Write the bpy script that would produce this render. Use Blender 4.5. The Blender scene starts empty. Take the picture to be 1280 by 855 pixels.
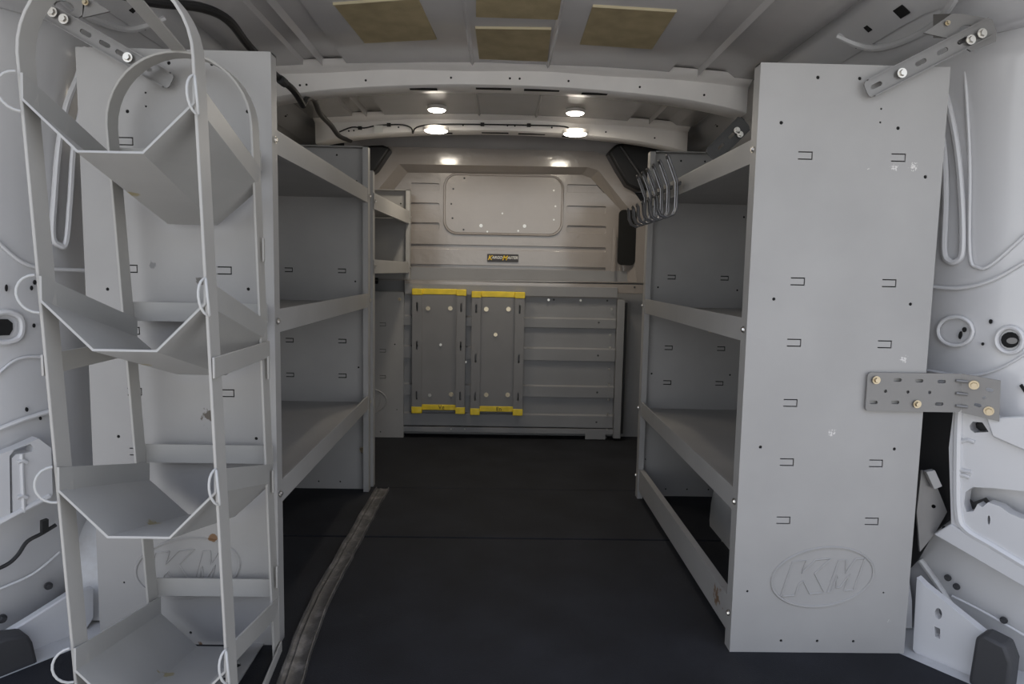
import bpy, bmesh, math, random
from mathutils import Vector, Matrix
random.seed(7)
S = bpy.context.scene
COL = S.collection
# ------------------------------------------------------------------ camera
F = 869.66
CAM = Vector((0, 0, .7687))
FWD = Vector((.018947, .994729, -.10077)); RGT = Vector((.999672, -.01711, .019059)); UP = Vector((-.017235, .101098, .994727))
cd = bpy.data.cameras.new('camera'); cam = bpy.data.objects.new('camera', cd); COL.objects.link(cam)
cd.sensor_width = 36; cd.lens = F / 1280 * 36; cd.clip_start = .02
cam.matrix_world = Matrix(((RGT.x, UP.x, -FWD.x, CAM.x), (RGT.y, UP.y, -FWD.y, CAM.y), (RGT.z, UP.z, -FWD.z, CAM.z), (0, 0, 0, 1)))
S.camera = cam
# ------------------------------------------------------------------ daylight
w = bpy.data.worlds.new('world'); S.world = w; w.use_nodes = True
nt = w.node_tree; nt.nodes.clear()
wo = nt.nodes.new('ShaderNodeOutputWorld'); bg = nt.nodes.new('ShaderNodeBackground'); rp = nt.nodes.new('ShaderNodeValToRGB')
tc = nt.nodes.new('ShaderNodeTexCoord'); sx = nt.nodes.new('ShaderNodeSeparateXYZ')
nt.links.new(tc.outputs['Generated'], sx.inputs[0]); nt.links.new(sx.outputs[2], rp.inputs[0])
nt.links.new(rp.outputs[0], bg.inputs[0]); nt.links.new(bg.outputs[0], wo.inputs[0])
rp.color_ramp.elements[0].position = .05; rp.color_ramp.elements[0].color = (1.35, 1.38, 1.38, 1)
rp.color_ramp.elements[1].position = .7; rp.color_ramp.elements[1].color = (.74, .86, 1.18, 1)
bg.inputs[1].default_value = .85
S.view_settings.view_transform = 'Standard'; S.view_settings.look = 'None'
S.view_settings.gamma = 1; S.view_settings.use_curve_mapping = False
S.view_settings.exposure = .48
sd = bpy.data.lights.new('sun', 'SUN'); sd.energy = 4.0; sd.angle = math.radians(2); sd.color = (1, .97, .93)
so = bpy.data.objects.new('sun', sd); COL.objects.link(so); so.rotation_euler = Vector((-.35, .75, 1.0)).to_track_quat('Z', 'Y').to_euler()
LAMP_POWER = .75

# ------------------------------------------------------------------ point finder: a sight line met with a real plane
def ray(x, y): return FWD + RGT * ((x - 640) / F) + UP * ((427.5 - y) / F)
def P(x, y, **k):
    d = ray(x, y); a, v = list(k.items())[0]; i = 'XYZ'.index(a)
    return CAM + d * ((v - CAM[i]) / d[i])
WP = {1: Vector((.93, 1.47, 0)), -1: Vector((-.93, 1.47, 0))}
WN = {1: Vector((-.8078, -.5895, 0)), -1: Vector((.8078, -.5895, 0))}
def W(side, x, y, off=0.0):                      # point of the flared rear quarter wall, off = metres proud of it
    d = ray(x, y); n = WN[side]; p0 = WP[side] + n * off
    return CAM + d * ((p0 - CAM).dot(n) / d.dot(n))

# ------------------------------------------------------------------ materials
MATS = {}
def mat(name, col, rough=.5, metal=0, coat=0, var=.06, scale=6, bump=0, bscale=200, emis=None, dirt=None, spots=None, spec=.5):
    m = bpy.data.materials.new(name); m.use_nodes = True; n = m.node_tree; b = n.nodes['Principled BSDF']
    b.inputs['Roughness'].default_value = rough; b.inputs['Metallic'].default_value = metal
    b.inputs['Coat Weight'].default_value = coat; b.inputs['Coat Roughness'].default_value = .12; b.inputs['Coat IOR'].default_value = 1.6
    b.inputs['Specular IOR Level'].default_value = spec
    t = n.nodes.new('ShaderNodeTexCoord')
    ns = n.nodes.new('ShaderNodeTexNoise'); ns.inputs['Scale'].default_value = scale; ns.inputs['Detail'].default_value = 5
    n.links.new(t.outputs['Object'], ns.inputs['Vector'])
    r = n.nodes.new('ShaderNodeValToRGB')
    r.color_ramp.elements[0].position = .3; r.color_ramp.elements[1].position = .7
    r.color_ramp.elements[0].color = tuple(c * (1 - var) for c in col) + (1,); r.color_ramp.elements[1].color = tuple(min(1, c * (1 + var)) for c in col) + (1,)
    n.links.new(ns.outputs['Fac'], r.inputs[0]); out = r.outputs[0]
    def mixin(out, fac, c2):
        mx = n.nodes.new('ShaderNodeMix'); mx.data_type = 'RGBA'; n.links.new(fac, mx.inputs[0]); n.links.new(out, mx.inputs[6])
        mx.inputs[7].default_value = tuple(c2) + (1,); return mx.outputs[2]
    if dirt:                                     # (colour, noise scale, threshold)
        n2 = n.nodes.new('ShaderNodeTexNoise'); n2.inputs['Scale'].default_value = dirt[1]; n2.inputs['Detail'].default_value = 9; n2.inputs['Roughness'].default_value = .7
        n.links.new(t.outputs['Object'], n2.inputs['Vector'])
        mr = n.nodes.new('ShaderNodeMapRange'); mr.inputs[1].default_value = dirt[2]; mr.inputs[2].default_value = dirt[2] + .12; mr.inputs[4].default_value = dirt[3] if len(dirt) > 3 else .6
        n.links.new(n2.outputs['Fac'], mr.inputs[0]); out = mixin(out, mr.outputs[0], dirt[0])
    for (c, rad, sc, thr, c2) in (spots or []):   # worn or rusty spots: centre (object space), radius, noise scale, threshold, colour
        vm = n.nodes.new('ShaderNodeVectorMath'); vm.operation = 'DISTANCE'; vm.inputs[1].default_value = c
        n.links.new(t.outputs['Object'], vm.inputs[0])
        a = n.nodes.new('ShaderNodeMapRange'); a.inputs[1].default_value = 0; a.inputs[2].default_value = rad; a.inputs[3].default_value = 1; a.inputs[4].default_value = 0
        n.links.new(vm.outputs['Value'], a.inputs[0])
        n3 = n.nodes.new('ShaderNodeTexNoise'); n3.inputs['Scale'].default_value = sc; n3.inputs['Detail'].default_value = 6
        n.links.new(t.outputs['Object'], n3.inputs['Vector'])
        ad = n.nodes.new('ShaderNodeMath'); ad.operation = 'MULTIPLY'; n.links.new(a.outputs[0], ad.inputs[0]); n.links.new(n3.outputs['Fac'], ad.inputs[1])
        st = n.nodes.new('ShaderNodeMapRange'); st.inputs[1].default_value = thr; st.inputs[2].default_value = thr + .05
        n.links.new(ad.outputs[0], st.inputs[0]); out = mixin(out, st.outputs[0], c2)
    n.links.new(out, b.inputs['Base Color'])
    if bump:
        n4 = n.nodes.new('ShaderNodeTexNoise'); n4.inputs['Scale'].default_value = bscale; n4.inputs['Detail'].default_value = 3
        n.links.new(t.outputs['Object'], n4.inputs['Vector'])
        bp = n.nodes.new('ShaderNodeBump'); bp.inputs['Strength'].default_value = bump; bp.inputs['Distance'].default_value = .002
        n.links.new(n4.outputs['Fac'], bp.inputs['Height']); n.links.new(bp.outputs[0], b.inputs['Normal'])
    if emis:
        b.inputs['Emission Color'].default_value = emis[0] + (1,); b.inputs['Emission Strength'].default_value = emis[1]
    MATS[name] = m; return m
G = mat('powder_coat_grey', (.325, .318, .310), .5, bump=.05, bscale=350, dirt=((.25, .24, .23), 9, .68, .35))
GR = mat('powder_coat_grey_scuffed', (.325, .318, .310), .42, bump=.05, bscale=350, dirt=((.22, .21, .2), 14, .66, .4))
RK = mat('rack_grey', (.375, .365, .345), .4, bump=.06, bscale=300, dirt=((.24, .17, .10), 22, .74, .8))
LOWG = mat('partition_grey', (.25, .25, .255), .45, bump=.05, bscale=300, dirt=((.38, .38, .38), 20, .68, .4))
BK = mat('bulkhead_grey_enamel', (.30, .27, .25), .28, coat=1, bump=.9, bscale=34, var=.05)
WH = mat('van_body_white', (.60, .60, .61), .3, coat=.5, bump=.03, bscale=60, var=.03, scale=3)
WD = mat('van_body_white_dusty', (.56, .56, .56), .45, coat=.2, bump=.05, bscale=80, dirt=((.42, .39, .36), 6, .56, .5))
RF = mat('roof_skin_grey', (.47, .455, .45), .25, coat=.4, bump=.08, bscale=14, var=.05)
RB = mat('roof_bow_white', (.86, .83, .80), .35, coat=.2)
MAT = mat('black_rubber_mat', (.0165, .0175, .0215), .7, bump=.5, bscale=420, dirt=((.035, .035, .037), 11, .62, .5), spec=.25, var=.3)
STR = mat('dusty_rubber', (.085, .080, .075), .4, bump=.5, bscale=60, dirt=((.24, .225, .21), 16, .48, .7))
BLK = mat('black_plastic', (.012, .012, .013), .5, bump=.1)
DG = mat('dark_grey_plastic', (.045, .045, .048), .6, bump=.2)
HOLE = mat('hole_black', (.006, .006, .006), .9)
YEL = mat('yellow_tape', (.84, .62, .03), .45, dirt=((.75, .65, .35), 30, .62, .6), var=.12, scale=30)
ZN = mat('zinc_bolt', (.62, .60, .56), .28, metal=1)
BR = mat('brass_bolt', (.52, .45, .33), .3, metal=1)
ST = mat('galvanised_steel', (.215, .21, .205), .42, metal=.35, bump=.1, bscale=120)
CH = mat('hook_steel', (.22, .22, .23), .28, metal=.9)
PAD = mat('tan_sound_pad', (.44, .36, .21), .8, bump=.3, bscale=220, var=.14, scale=18)
PEDG = mat('pad_edge_cream', (.55, .48, .32), .7)
WIRE = mat('white_wire_ring', (.46, .46, .45), .35)
LENS = mat('lamp_lens', (1, .95, .85), .4, emis=((1.0, .93, .82), 14))
TXW = mat('lettering_white', (.75, .75, .72), .5); TXY = mat('lettering_yellow', (.8, .55, .04), .5)
PEN = mat('black_marker_ink', (.02, .02, .02), .6)
ASP = mat('asphalt', (.42, .385, .335), .9, bump=.5, bscale=40)
BADGE = mat('badge_dark', (.035, .03, .03), .4)

# ------------------------------------------------------------------ builders
def ftri(f): return f
class MB:
    def __init__(s): s.v = []; s.f = []
    def add(s, vs, fs):
        o = len(s.v); s.v += [Vector(v) for v in vs]; s.f += [tuple(i + o for i in f) for f in fs]; return s
    def box(s, x0, x1, y0, y1, z0, z1):
        return s.add([(x, y, z) for x in (x0, x1) for y in (y0, y1) for z in (z0, z1)],
                     [(0, 1, 3, 2), (4, 6, 7, 5), (0, 4, 5, 1), (2, 3, 7, 6), (0, 2, 6, 4), (1, 5, 7, 3)])
    def prism(s, pts, vec):                     # flat polygon swept along vec
        pts = [Vector(p) for p in pts]; n = len(pts); vec = Vector(vec)
        return s.add(pts + [p + vec for p in pts], [tuple(range(n))[::-1], tuple(range(n, 2 * n))] + [(i, (i + 1) % n, n + (i + 1) % n, n + i) for i in range(n)])
    def bar(s, a, b, wv, tv):                   # bar from a to b, wv width vector, tv thickness vector (a, b on its centre line)
        a, b, wv, tv = map(Vector, (a, b, wv, tv)); q = [-wv / 2 - tv / 2, wv / 2 - tv / 2, wv / 2 + tv / 2, -wv / 2 + tv / 2]
        return s.add([a + k for k in q] + [b + k for k in q], [(3, 2, 1, 0), (4, 5, 6, 7)] + [(i, (i + 1) % 4, 4 + (i + 1) % 4, 4 + i) for i in range(4)])
    def loft(s, rings, closed=False, cap=False):
        n = len(rings[0]); vs = [p for r in rings for p in r]; fs = []
        for i in range(len(rings) - 1):
            for j in range(n if closed else n - 1):
                k = (j + 1) % n; fs.append((i * n + j, i * n + k, (i + 1) * n + k, (i + 1) * n + j))
        if cap: fs += [tuple(range(n))[::-1], tuple(range((len(rings) - 1) * n, len(rings) * n))]
        return s.add(vs, fs)
    def tube(s, path, r, n=8, closed=False):
        path = [Vector(p) for p in path]; rings = []; L = len(path); ref = None
        for i, p in enumerate(path):
            a = path[(i - 1) % L] if (closed or i > 0) else p; b = path[(i + 1) % L] if (closed or i < L - 1) else p
            t = (b - a).normalized()
            if ref is None: ref = t.orthogonal().normalized()
            ref = (ref - t * ref.dot(t)).normalized(); q = t.cross(ref)
            rr = r[i] if isinstance(r, (list, tuple)) else r
            rings.append([p + ref * rr * math.cos(2 * math.pi * k / n) + q * rr * math.sin(2 * math.pi * k / n) for k in range(n)])
        if closed: rings.append(rings[0])
        return s.loft(rings, True, not closed)
    def cyl(s, a, b, r, n=12, r2=None): return s.tube([a, b], [r, r if r2 is None else r2], n)
def spline(pts, k=6):                            # Catmull-Rom
    pts = [Vector(p) for p in pts]; out = []
    for i in range(len(pts) - 1):
        p0 = pts[max(i - 1, 0)]; p1 = pts[i]; p2 = pts[i + 1]; p3 = pts[min(i + 2, len(pts) - 1)]
        for j in range(k):
            t = j / k; out.append(.5 * ((2 * p1) + (p2 - p0) * t + (2 * p0 - 5 * p1 + 4 * p2 - p3) * t * t + (3 * p1 - p0 - 3 * p2 + p3) * t ** 3))
    return out + [pts[-1]]
def rootof(o):
    while o.parent: o = o.parent
    return o
def put(name, mb, m, parent=None, label=None, cat=None, group=None, kind=None, origin=None, bevel=0, solid=0, smooth=True, cut=None, mesh=None):
    off = Vector(rootof(parent)['base']) if parent else (Vector(origin) if origin else None)
    if off is None:
        lo = [min(v[i] for v in mb.v) for i in range(3)]; hi = [max(v[i] for v in mb.v) for i in range(3)]
        off = Vector(((lo[0] + hi[0]) / 2, (lo[1] + hi[1]) / 2, lo[2]))
    me = bpy.data.meshes.new(name); me.from_pydata([v - off for v in mb.v], [], mb.f)
    bm = bmesh.new(); bm.from_mesh(me); bmesh.ops.recalc_face_normals(bm, faces=bm.faces); bm.to_mesh(me); bm.free()
    me.materials.append(m)
    o = bpy.data.objects.new(name, me); COL.objects.link(o)
    if cut:
        cm = bpy.data.meshes.new('cutter'); cm.from_pydata([v - off for v in cut.v], [], cut.f)
        b2 = bmesh.new(); b2.from_mesh(cm); bmesh.ops.recalc_face_normals(b2, faces=b2.faces); b2.to_mesh(cm); b2.free()
        co = bpy.data.objects.new('cutter', cm); COL.objects.link(co)
        md = o.modifiers.new('b', 'BOOLEAN'); md.operation = 'DIFFERENCE'; md.object = co; md.solver = 'EXACT'
        dg = bpy.context.evaluated_depsgraph_get(); nm = bpy.data.meshes.new_from_object(o.evaluated_get(dg))
        o.modifiers.clear(); o.data = nm; nm.name = name; bpy.data.objects.remove(co)
        me = nm
    if solid: md = o.modifiers.new('s', 'SOLIDIFY'); md.thickness = solid; md.offset = 0
    if bevel: md = o.modifiers.new('v', 'BEVEL'); md.width = bevel; md.segments = 2; md.limit_method = 'ANGLE'; md.angle_limit = .6
    if smooth:
        me.shade_smooth(); me.set_sharp_from_angle(angle=.6)
    if parent: o.parent = parent
    else: o.location = off; o['base'] = list(off)
    if label: o['label'] = label
    if cat: o['category'] = cat
    if group: o['group'] = group
    if kind: o['kind'] = kind
    return o
def thing(name, label, cat, base, group=None):
    o = bpy.data.objects.new(name, None); o.empty_display_size = .05; COL.objects.link(o); o.location = base; o['base'] = list(base)
    o['label'] = label; o['category'] = cat
    if group: o['group'] = group
    return o
_bolt = {}
def bolt(parent, p, n, r=.006, m=ZN, h=.004, name='bolt'):  # hex-like domed head with washer, shared mesh
    key = (round(r, 4), m.name, h)
    if key not in _bolt:
        b = MB(); b.cyl((0, 0, 0), (0, 0, h * .35), r, 14); b.cyl((0, 0, h * .3), (0, 0, h), r * .72, 6, r * .6)
        me = bpy.data.meshes.new('bolt'); me.from_pydata(b.v, [], b.f); me.materials.append(m); me.shade_smooth(); me.set_sharp_from_angle(angle=.6); _bolt[key] = me
    o = bpy.data.objects.new(name, _bolt[key]); COL.objects.link(o)
    o.rotation_euler = Vector(n).to_track_quat('Z', 'Y').to_euler()
    o.location = Vector(p) - Vector(rootof(parent)['base']); o.parent = parent
    return o
def text_mb(txt, size, origin, xd, zd, depth, offset=0.0, shear=0.0, space=1.0):
    c = bpy.data.curves.new('t', 'FONT'); c.body = txt; c.size = size; c.offset = offset; c.shear = shear; c.extrude = depth / 2; c.space_character = space
    c.align_x = 'CENTER'; c.align_y = 'CENTER'; c.resolution_u = 4
    o = bpy.data.objects.new('t', c); COL.objects.link(o)
    dg = bpy.context.evaluated_depsgraph_get(); me = bpy.data.meshes.new_from_object(o.evaluated_get(dg))
    xd = Vector(xd).normalized(); zd = Vector(zd).normalized(); nd = xd.cross(zd); b = MB()
    b.add([Vector(origin) + xd * v.co.x + zd * v.co.y + nd * v.co.z for v in me.vertices], [tuple(p.vertices) for p in me.polygons])
    bpy.data.objects.remove(o); bpy.data.meshes.remove(me); return b
def slotpts(c, xd, zd, lx, rz, n=5):            # stadium outline, half length lx, radius rz
    c, xd, zd = Vector(c), Vector(xd), Vector(zd); pts = []
    for sgn, a0 in ((1, -90), (-1, 90)):
        for k in range(n):
            a = math.radians(a0 + 180 * k / (n - 1)); pts.append(c + xd * (sgn * (lx - rz) + rz * math.cos(a)) + zd * rz * math.sin(a))
    return pts
def rrect(c, xd, zd, hx, hz, r, n=5):
    c, xd, zd = Vector(c), Vector(xd), Vector(zd); pts = []
    for qx, qz, a0 in ((1, 1, 0), (-1, 1, 90), (-1, -1, 180), (1, -1, 270)):
        for k in range(n):
            a = math.radians(a0 + 90 * k / (n - 1)); pts.append(c + xd * (qx * (hx - r) + r * math.cos(a)) + zd * (qz * (hz - r) + r * math.sin(a)))
    return pts

# ================================================================== SETTING
# ground outside the rear doors
put('floor_outside', MB().box(-9, 9, -9, 6, -.72, -.70), ASP, kind='structure')
# floor
fl = put('floor', MB().box(-1.25, 1.25, .80, 3.6, -.05, -.008), WD, kind='structure', origin=(0, 2, 0))
put('underlay', MB().box(-.79, .80, .87, 3.2, -.0079, -.006), BLK, fl)
put('mat_section', MB().prism([(-.81, 1.9435, -.0078), (.815, 1.9435, -.0078), (.825, 1.37, -.0078), (1.16, .90, -.0078), (1.16, .86, -.0078), (-1.16, .86, -.0078), (-1.16, .90, -.0078), (-.82, 1.37, -.0078)], (0, 0, .0078)), MAT, fl, bevel=.002)
for y0, y1, x in ((1.952, 2.404, .80), (2.4065, 3.25, .80)):
    put('mat_section', MB().box(-x, x + .01, y0, y1, -.0078, 0), MAT, fl, bevel=.002)
# ceiling
def rz(x): return 1.392 - .03 * (x / .75) ** 2
xs = [-.76, -.70, -.60, -.592, -.584, -.552, -.543, -.534, -.478, -.470, -.40, -.25, -.10, -.094, -.088, -.02, .06, .128, .134, .140, .28, .42, .50, .508, .56, .582, .59, .598, .66, .70, .76]
dz = {-.592: .010, -.584: .010, -.552: .012, -.543: -.004, -.534: .012, -.478: .012, -.600: 0, -.094: -.006, .134: -.006, .508: .012, .56: .012, .582: .010, .59: -.004, .598: .012, .66: .012}
ce = bpy.data.objects.new('ceiling', None); COL.objects.link(ce); ce['kind'] = 'structure'; ce['base'] = [0, 2, 1.38]; ce.location = (0, 2, 1.38)
b = MB(); b.loft([[Vector((x, y, rz(x) + dz.get(x, 0))) for x in xs] for y in (.85, 2.0, 3.45)])
put('roof_skin', b, RF, ce, solid=.002)
put('roof_shell', MB().box(-1.3, 1.3, .8, 3.6, 1.43, 1.46), WH, ce)
def bow(y0, y1, zc, name):
    b = MB(); X = [-.755 + 1.51 * i / 26 for i in range(27)]
    rings = []
    for x in X:
        e = max(0, abs(x) - .5) / .25; t = rz(x) + .002; bt = zc - .052 * (x / .75) ** 2 - .012 * e * e
        wig = .006 * math.sin(x * 14) * (1 - e * .5)
        top = t - .012 + wig * .4
        rings.append([Vector((x, y0 - .055, t + .006)), Vector((x, y0 - .010, top)), Vector((x, y0, top - .004)), Vector((x, y0 + .004, bt + .004)), Vector((x, y0 + .010, bt)), Vector((x, y1 - .01, bt)), Vector((x, y1, bt + .006)), Vector((x, y1 + .03, t)), ])
    b.loft(rings); o = put(name, b, RB, ce, solid=.002)
    q = MB()
    for x in [-.62, -.6, -.42, -.16, .02, .05, .2, .42, .62]:
        z = zc - .052 * (x / .75) ** 2 + .022; q.cyl((x, y0 + .0005, z), (x, y0 + .006, z), .0035, 8)
    put('rivet_hole', q, HOLE, o, kind='stuff')
    q = MB()
    for x in (-.26, -.03, .12, .30):
        z = zc - .052 * (x / .75) ** 2; q.box(x - .055, x + .055, y0 + .025, y0 + .045, z - .0025, z - .0005)
    put('slot_hole', q, HOLE, o, kind='stuff')
    return o
bow(2.20, 2.30, 1.335, 'roof_bow'); bow(2.89, 2.98, 1.334, 'roof_bow')
put('front_header', MB().box(-.72, .72, 3.26, 3.34, 1.30, 1.40), RF, ce)

# walls -------------------------------------------------------------
def wall(side):
    s = side; nm = 'wall_right' if s > 0 else 'wall_left'
    base = bpy.data.objects.new(nm, None); COL.objects.link(base); base['kind'] = 'structure'; base['base'] = [s * .95, 2, 0]; base.location = (s * .95, 2, 0)
    plan = [(.93, 3.30), (.93, 2.3), (.93, 1.55), (.935, 1.48), (1.2, 1.0995)]
    prof = [(0, -.05), (0, .35), (0, 1.0), (-.004, 1.12), (-.012, 1.20), (-.03, 1.25)]
    b = MB(); b.loft([[Vector((s * (x + dx), y, z)) for dx, z in prof] for x, y in plan])
    put('side_panel', b, WH, base, solid=.004)
    # outer skin and rear post, close the shell
    put('outer_skin', MB().box(min(s * 1.2, s * 1.24), max(s * 1.2, s * 1.24), 1.06, 3.6, -.3, 1.45), WH, base)
    # roof side rail
    A = [(.90, 3.35, 1.25), (.90, 2.3, 1.25), (.90, 1.55, 1.25), (.908, 1.47, 1.25), (1.17, 1.1, 1.25), (1.24, .95, 1.25)]
    def row(f, zz, dx=0):
        return [Vector((s * ((1 - f) * x + f * .757 + dx), (y), z * (1 - f) + f * 1.372 + zz)) for x, y, z in A]
    b = MB(); b.loft([row(0, 0), row(.12, .02), row(.3, .026), row(.34, .018), row(.62, .012), row(.68, .022), row(.84, .02), row(.90, .006), row(1, 0)])
    put('roof_rail', b, WH, base, solid=.003)
    return base
wr = wall(1); wl = wall(-1)
def poly_w(side, pts, off, th, name, m, parent, holes=None, bevel=.003, spl=False, **k):
    n = WN[side]; q = [W(side, x, y, off) for x, y in pts]
    if spl: q = spline(q + [q[0]], 5)[:-1]
    c = None
    if holes:
        c = MB()
        for h in holes: c.prism([W(side, x, y, off) + n * .02 for x, y in h], n * -.06)
    return put(name, MB().prism(q, -n * th), m, parent, cut=c, bevel=0 if holes else bevel, **k)
def oval(cx, cy, rx, ry, n=14, tilt=0):
    t = math.radians(tilt); return [(cx + rx * math.cos(a) * math.cos(t) - ry * math.sin(a) * math.sin(t), cy + rx * math.cos(a) * math.sin(t) + ry * math.sin(a) * math.cos(t)) for a in [2 * math.pi * k / n for k in range(n)]]
def bead(side, pts, r, m, parent, name='pressed_bead', off=.0, closed=False, k=5):
    q = [W(side, x, y, off) for x, y in pts]
    q = spline(q + [q[0]], k)[:-1] if closed else spline(q, k)
    return put(name, MB().tube(q, r, 8, closed), m, parent)
def holes_w(side, lst, parent, off=.0015, m=HOLE, name='panel_hole'):
    for pts in lst:
        q = [W(side, x, y, off) for x, y in pts]; put(name, MB().prism(q, -WN[side] * .004), m, parent, smooth=False)
# right wall pressings
bead(1, [(1172, 92), (1185, 130), (1196, 185), (1202, 250), (1203, 312), (1196, 326), (1186, 326), (1180, 312), (1182, 250), (1180, 190), (1172, 140)], .0065, WH, wr)
bead(1, [(1160, 358), (1200, 360), (1240, 350), (1285, 325)], .004, WH, wr, 'pressed_crease', off=-.001)
bead(1, [(1206, 90), (1212, 200), (1212, 315), (1222, 334), (1240, 330), (1285, 290)], .0035, WH, wr, 'pressed_crease', off=-.001)
bead(1, [(1160, 463), (1210, 470), (1250, 460), (1285, 440)], .003, WH, wr, 'pressed_crease', off=-.001)
bead(1, oval(1194, 414, 22, 18, 12), .004, WH, wr, 'pressed_ring', closed=True, k=2)
bead(1, oval(1262, 425, 17, 16, 12), .005, WH, wr, 'pressed_ring', closed=True, k=2)
holes_w(1, [oval(1262, 425, 11, 10), oval(1205, 412, 2.5, 3.2, 10), oval(1200, 419, 2, 5, 10, 10), oval(1238, 402, 2.2, 3, 8), oval(1228, 430, 1.6, 2, 8), [(1274, 482), (1277, 480), (1283, 489), (1280, 491)]], wr)
holes_w(1, [oval(1265, 426, 7, 4)], wr, off=.002, m=ST, name='hole_rim')
# raised frame pressing with its cut-outs (rear wall of the lamp housing)
poly_w(1, [(1192, 510), (1240, 520), (1320, 565), (1320, 754), (1245, 712), (1200, 678), (1189, 655), (1186, 560)], .05, .03, 'frame_pressing', WH, wr,
       holes=[[(1212, 532), (1216, 527), (1228, 528), (1236, 540), (1218, 541), (1213, 537)],
              [(1205, 630), (1207, 615), (1216, 609), (1240, 610), (1300, 616), (1300, 658), (1262, 642), (1250, 633), (1235, 628), (1228, 634), (1222, 630), (1217, 639), (1208, 640)],
              oval(1243, 537, 1.8, 6, 8), oval(1236, 650, 1.8, 6, 8)])
bead(1, [(1199, 508), (1197, 570), (1198, 640), (1208, 662), (1240, 682), (1290, 712)], .0085, WH, wr, off=.05)
bead(1, [(1192, 590), (1200, 588), (1214, 590)], .004, WH, wr, 'stiffener', off=.052)
bead(1, [(1202, 552), (1210, 550), (1218, 553)], .004, WH, wr, 'stiffener', off=.052)
bead(1, [(1198, 595), (1204, 594), (1212, 597)], .004, WH, wr, 'stiffener', off=.052)
holes_w(1, [[(1220, 670), (1226, 671), (1226, 680), (1220, 678)], oval(1179, 660, 1.6, 2.6, 8)], wr, off=.0515)
poly_w(1, [(1120, 514), (1194, 514), (1191, 600), (1188, 650), (1166, 668), (1148, 700), (1120, 730)], .006, .004, 'cavity_shade', BLK, wr)  # black sheet painted in for the shade of the deep gap
holes_w(1, [[(1206, 522), (1243, 524), (1243, 546), (1206, 546)], [(1200, 622), (1206, 618), (1216, 628), (1232, 622), (1240, 632), (1262, 642), (1262, 664), (1200, 652)]], wr, off=.018, m=BLK, name='cavity_shade_cables')  # black patches: painted cavity shade behind the cut-outs, plus dark cables low left
poly_w(1, [(1232, 522), (1300, 520), (1300, 572), (1240, 546)], .062, .010, 'upper_ledge', WH, wr)
poly_w(1, [(1166, 668), (1188, 655), (1300, 722), (1300, 746)], .056, .012, 'lower_ledge', WH, wr)
# deep lower skin behind the frame, with bolts
for x, y in ((1185, 722), (1196, 733), (1255, 775)): 
    o = bolt(wr, W(1, x, y, .004), WN[1], .007, DG, .008); 
bead(1, [(1150, 700), (1175, 735), (1192, 765), (1200, 800)], .007, WD, wr, 'wheel_arch_lip', off=-.002)
bead(1, [(1190, 745), (1230, 765), (1290, 800)], .003, WH, wr, 'pressed_crease', off=-.001)
poly_w(1, [(1146, 722), (1156, 732), (1228, 790), (1262, 812), (1262, 905), (1204, 862), (1150, 822), (1141, 812)], .10, .02, 'sill', WH, wr,
       holes=[oval(1173, 767, 4.5, 7, 12, -10), [(1168, 783), (1175, 786), (1175, 799), (1169, 796)]])
# left wall pressings
bead(-1, [(108, 60), (98, 95), (84, 130), (74, 180), (68, 250), (66, 295), (74, 306), (83, 303), (88, 250), (93, 180), (104, 130)], .0065, WH, wl)
bead(-1, [(-5, 300), (12, 316), (32, 330), (60, 336), (110, 338)], .004, WH, wl, 'pressed_crease', off=-.001)
bead(-1, [(-5, 470), (20, 450), (50, 446), (110, 452)], .003, WH, wl, 'pressed_crease', off=-.001)
bead(-1, [(-12, 395), (8, 390), (24, 396), (28, 408), (24, 422), (8, 428), (-12, 426)], .006, WH, wl, 'pressed_ring')
holes_w(-1, [[(-10, 399), (10, 399), (16, 404), (16, 412), (12, 419), (-10, 420)], oval(8.5, 360, 1.6, 4.5, 8), oval(40, 360, 1.6, 3, 8), oval(43, 407, 1.6, 2.6, 8), oval(34, 512, 1.8, 2.8, 8), oval(51, 523, 1.5, 2.3, 8), oval(44, 353, 2, 3, 8)], wl)
poly_w(-1, [(-20, 575), (22, 560), (48, 548), (64, 560), (66, 618), (60, 624), (-20, 668)], .05, .03, 'frame_pressing', WH, wl,
       holes=[[(12, 570), (18, 562), (38, 555), (42, 559), (40, 565), (20, 568), (15, 573), (16, 640), (20, 650), (30, 652), (38, 648), (38, 635), (46, 634), (47, 644), (38, 655), (22, 656), (13, 645)]])
bead(-1, [(-20, 664), (20, 642), (62, 620)], .006, WH, wl, off=.05)
bead(-1, [(27, 567), (28, 600), (30, 640)], .004, WH, wl, 'stiffener', off=.052)
for yy in (578, 622): bead(-1, [(22, yy), (28, yy - 2), (34, yy)], .004, WH, wl, 'stiffener', off=.053)
bead(-1, [(-10, 540), (30, 524), (70, 512)], .005, WH, wl, 'pressed_crease', off=.002)
bead(-1, [(-10, 740), (40, 718), (75, 690)], .003, WH, wl, 'pressed_crease', off=.0)
bolt(wl, W(-1, 60, 732, .004), WN[-1], .008, DG, .012); bolt(wl, W(-1, 2, 773, .004), WN[-1], .009, DG, .012)
poly_w(-1, [(-30, 815), (36, 775), (88, 742), (118, 735), (118, 772), (100, 800), (30, 905), (-30, 925)], .075, .02, 'sill', WH, wl)
bead(-1, [(100, 820), (118, 770), (126, 720), (150, 650)], .012, WH, wl, 'wheel_arch_lip', off=-.03)
# wheel arches
for s, par in ((1, wr), (-1, wl)):
    b = MB(); rings = []
    for x, k in ((s * .66, .84), (s * .675, 1), (s * .93, 1)):
        rings.append([Vector((x, 1.79 + .33 * k * math.cos(a), max(-.004, -.01 + .30 * k * math.sin(a)))) for a in [math.pi * j / 14 for j in range(15)]])
    b.loft(rings); n0 = len(b.v) - 45; b.f.append(tuple(range(15)))
    put('wheel_arch', b, WD, par)
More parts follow.
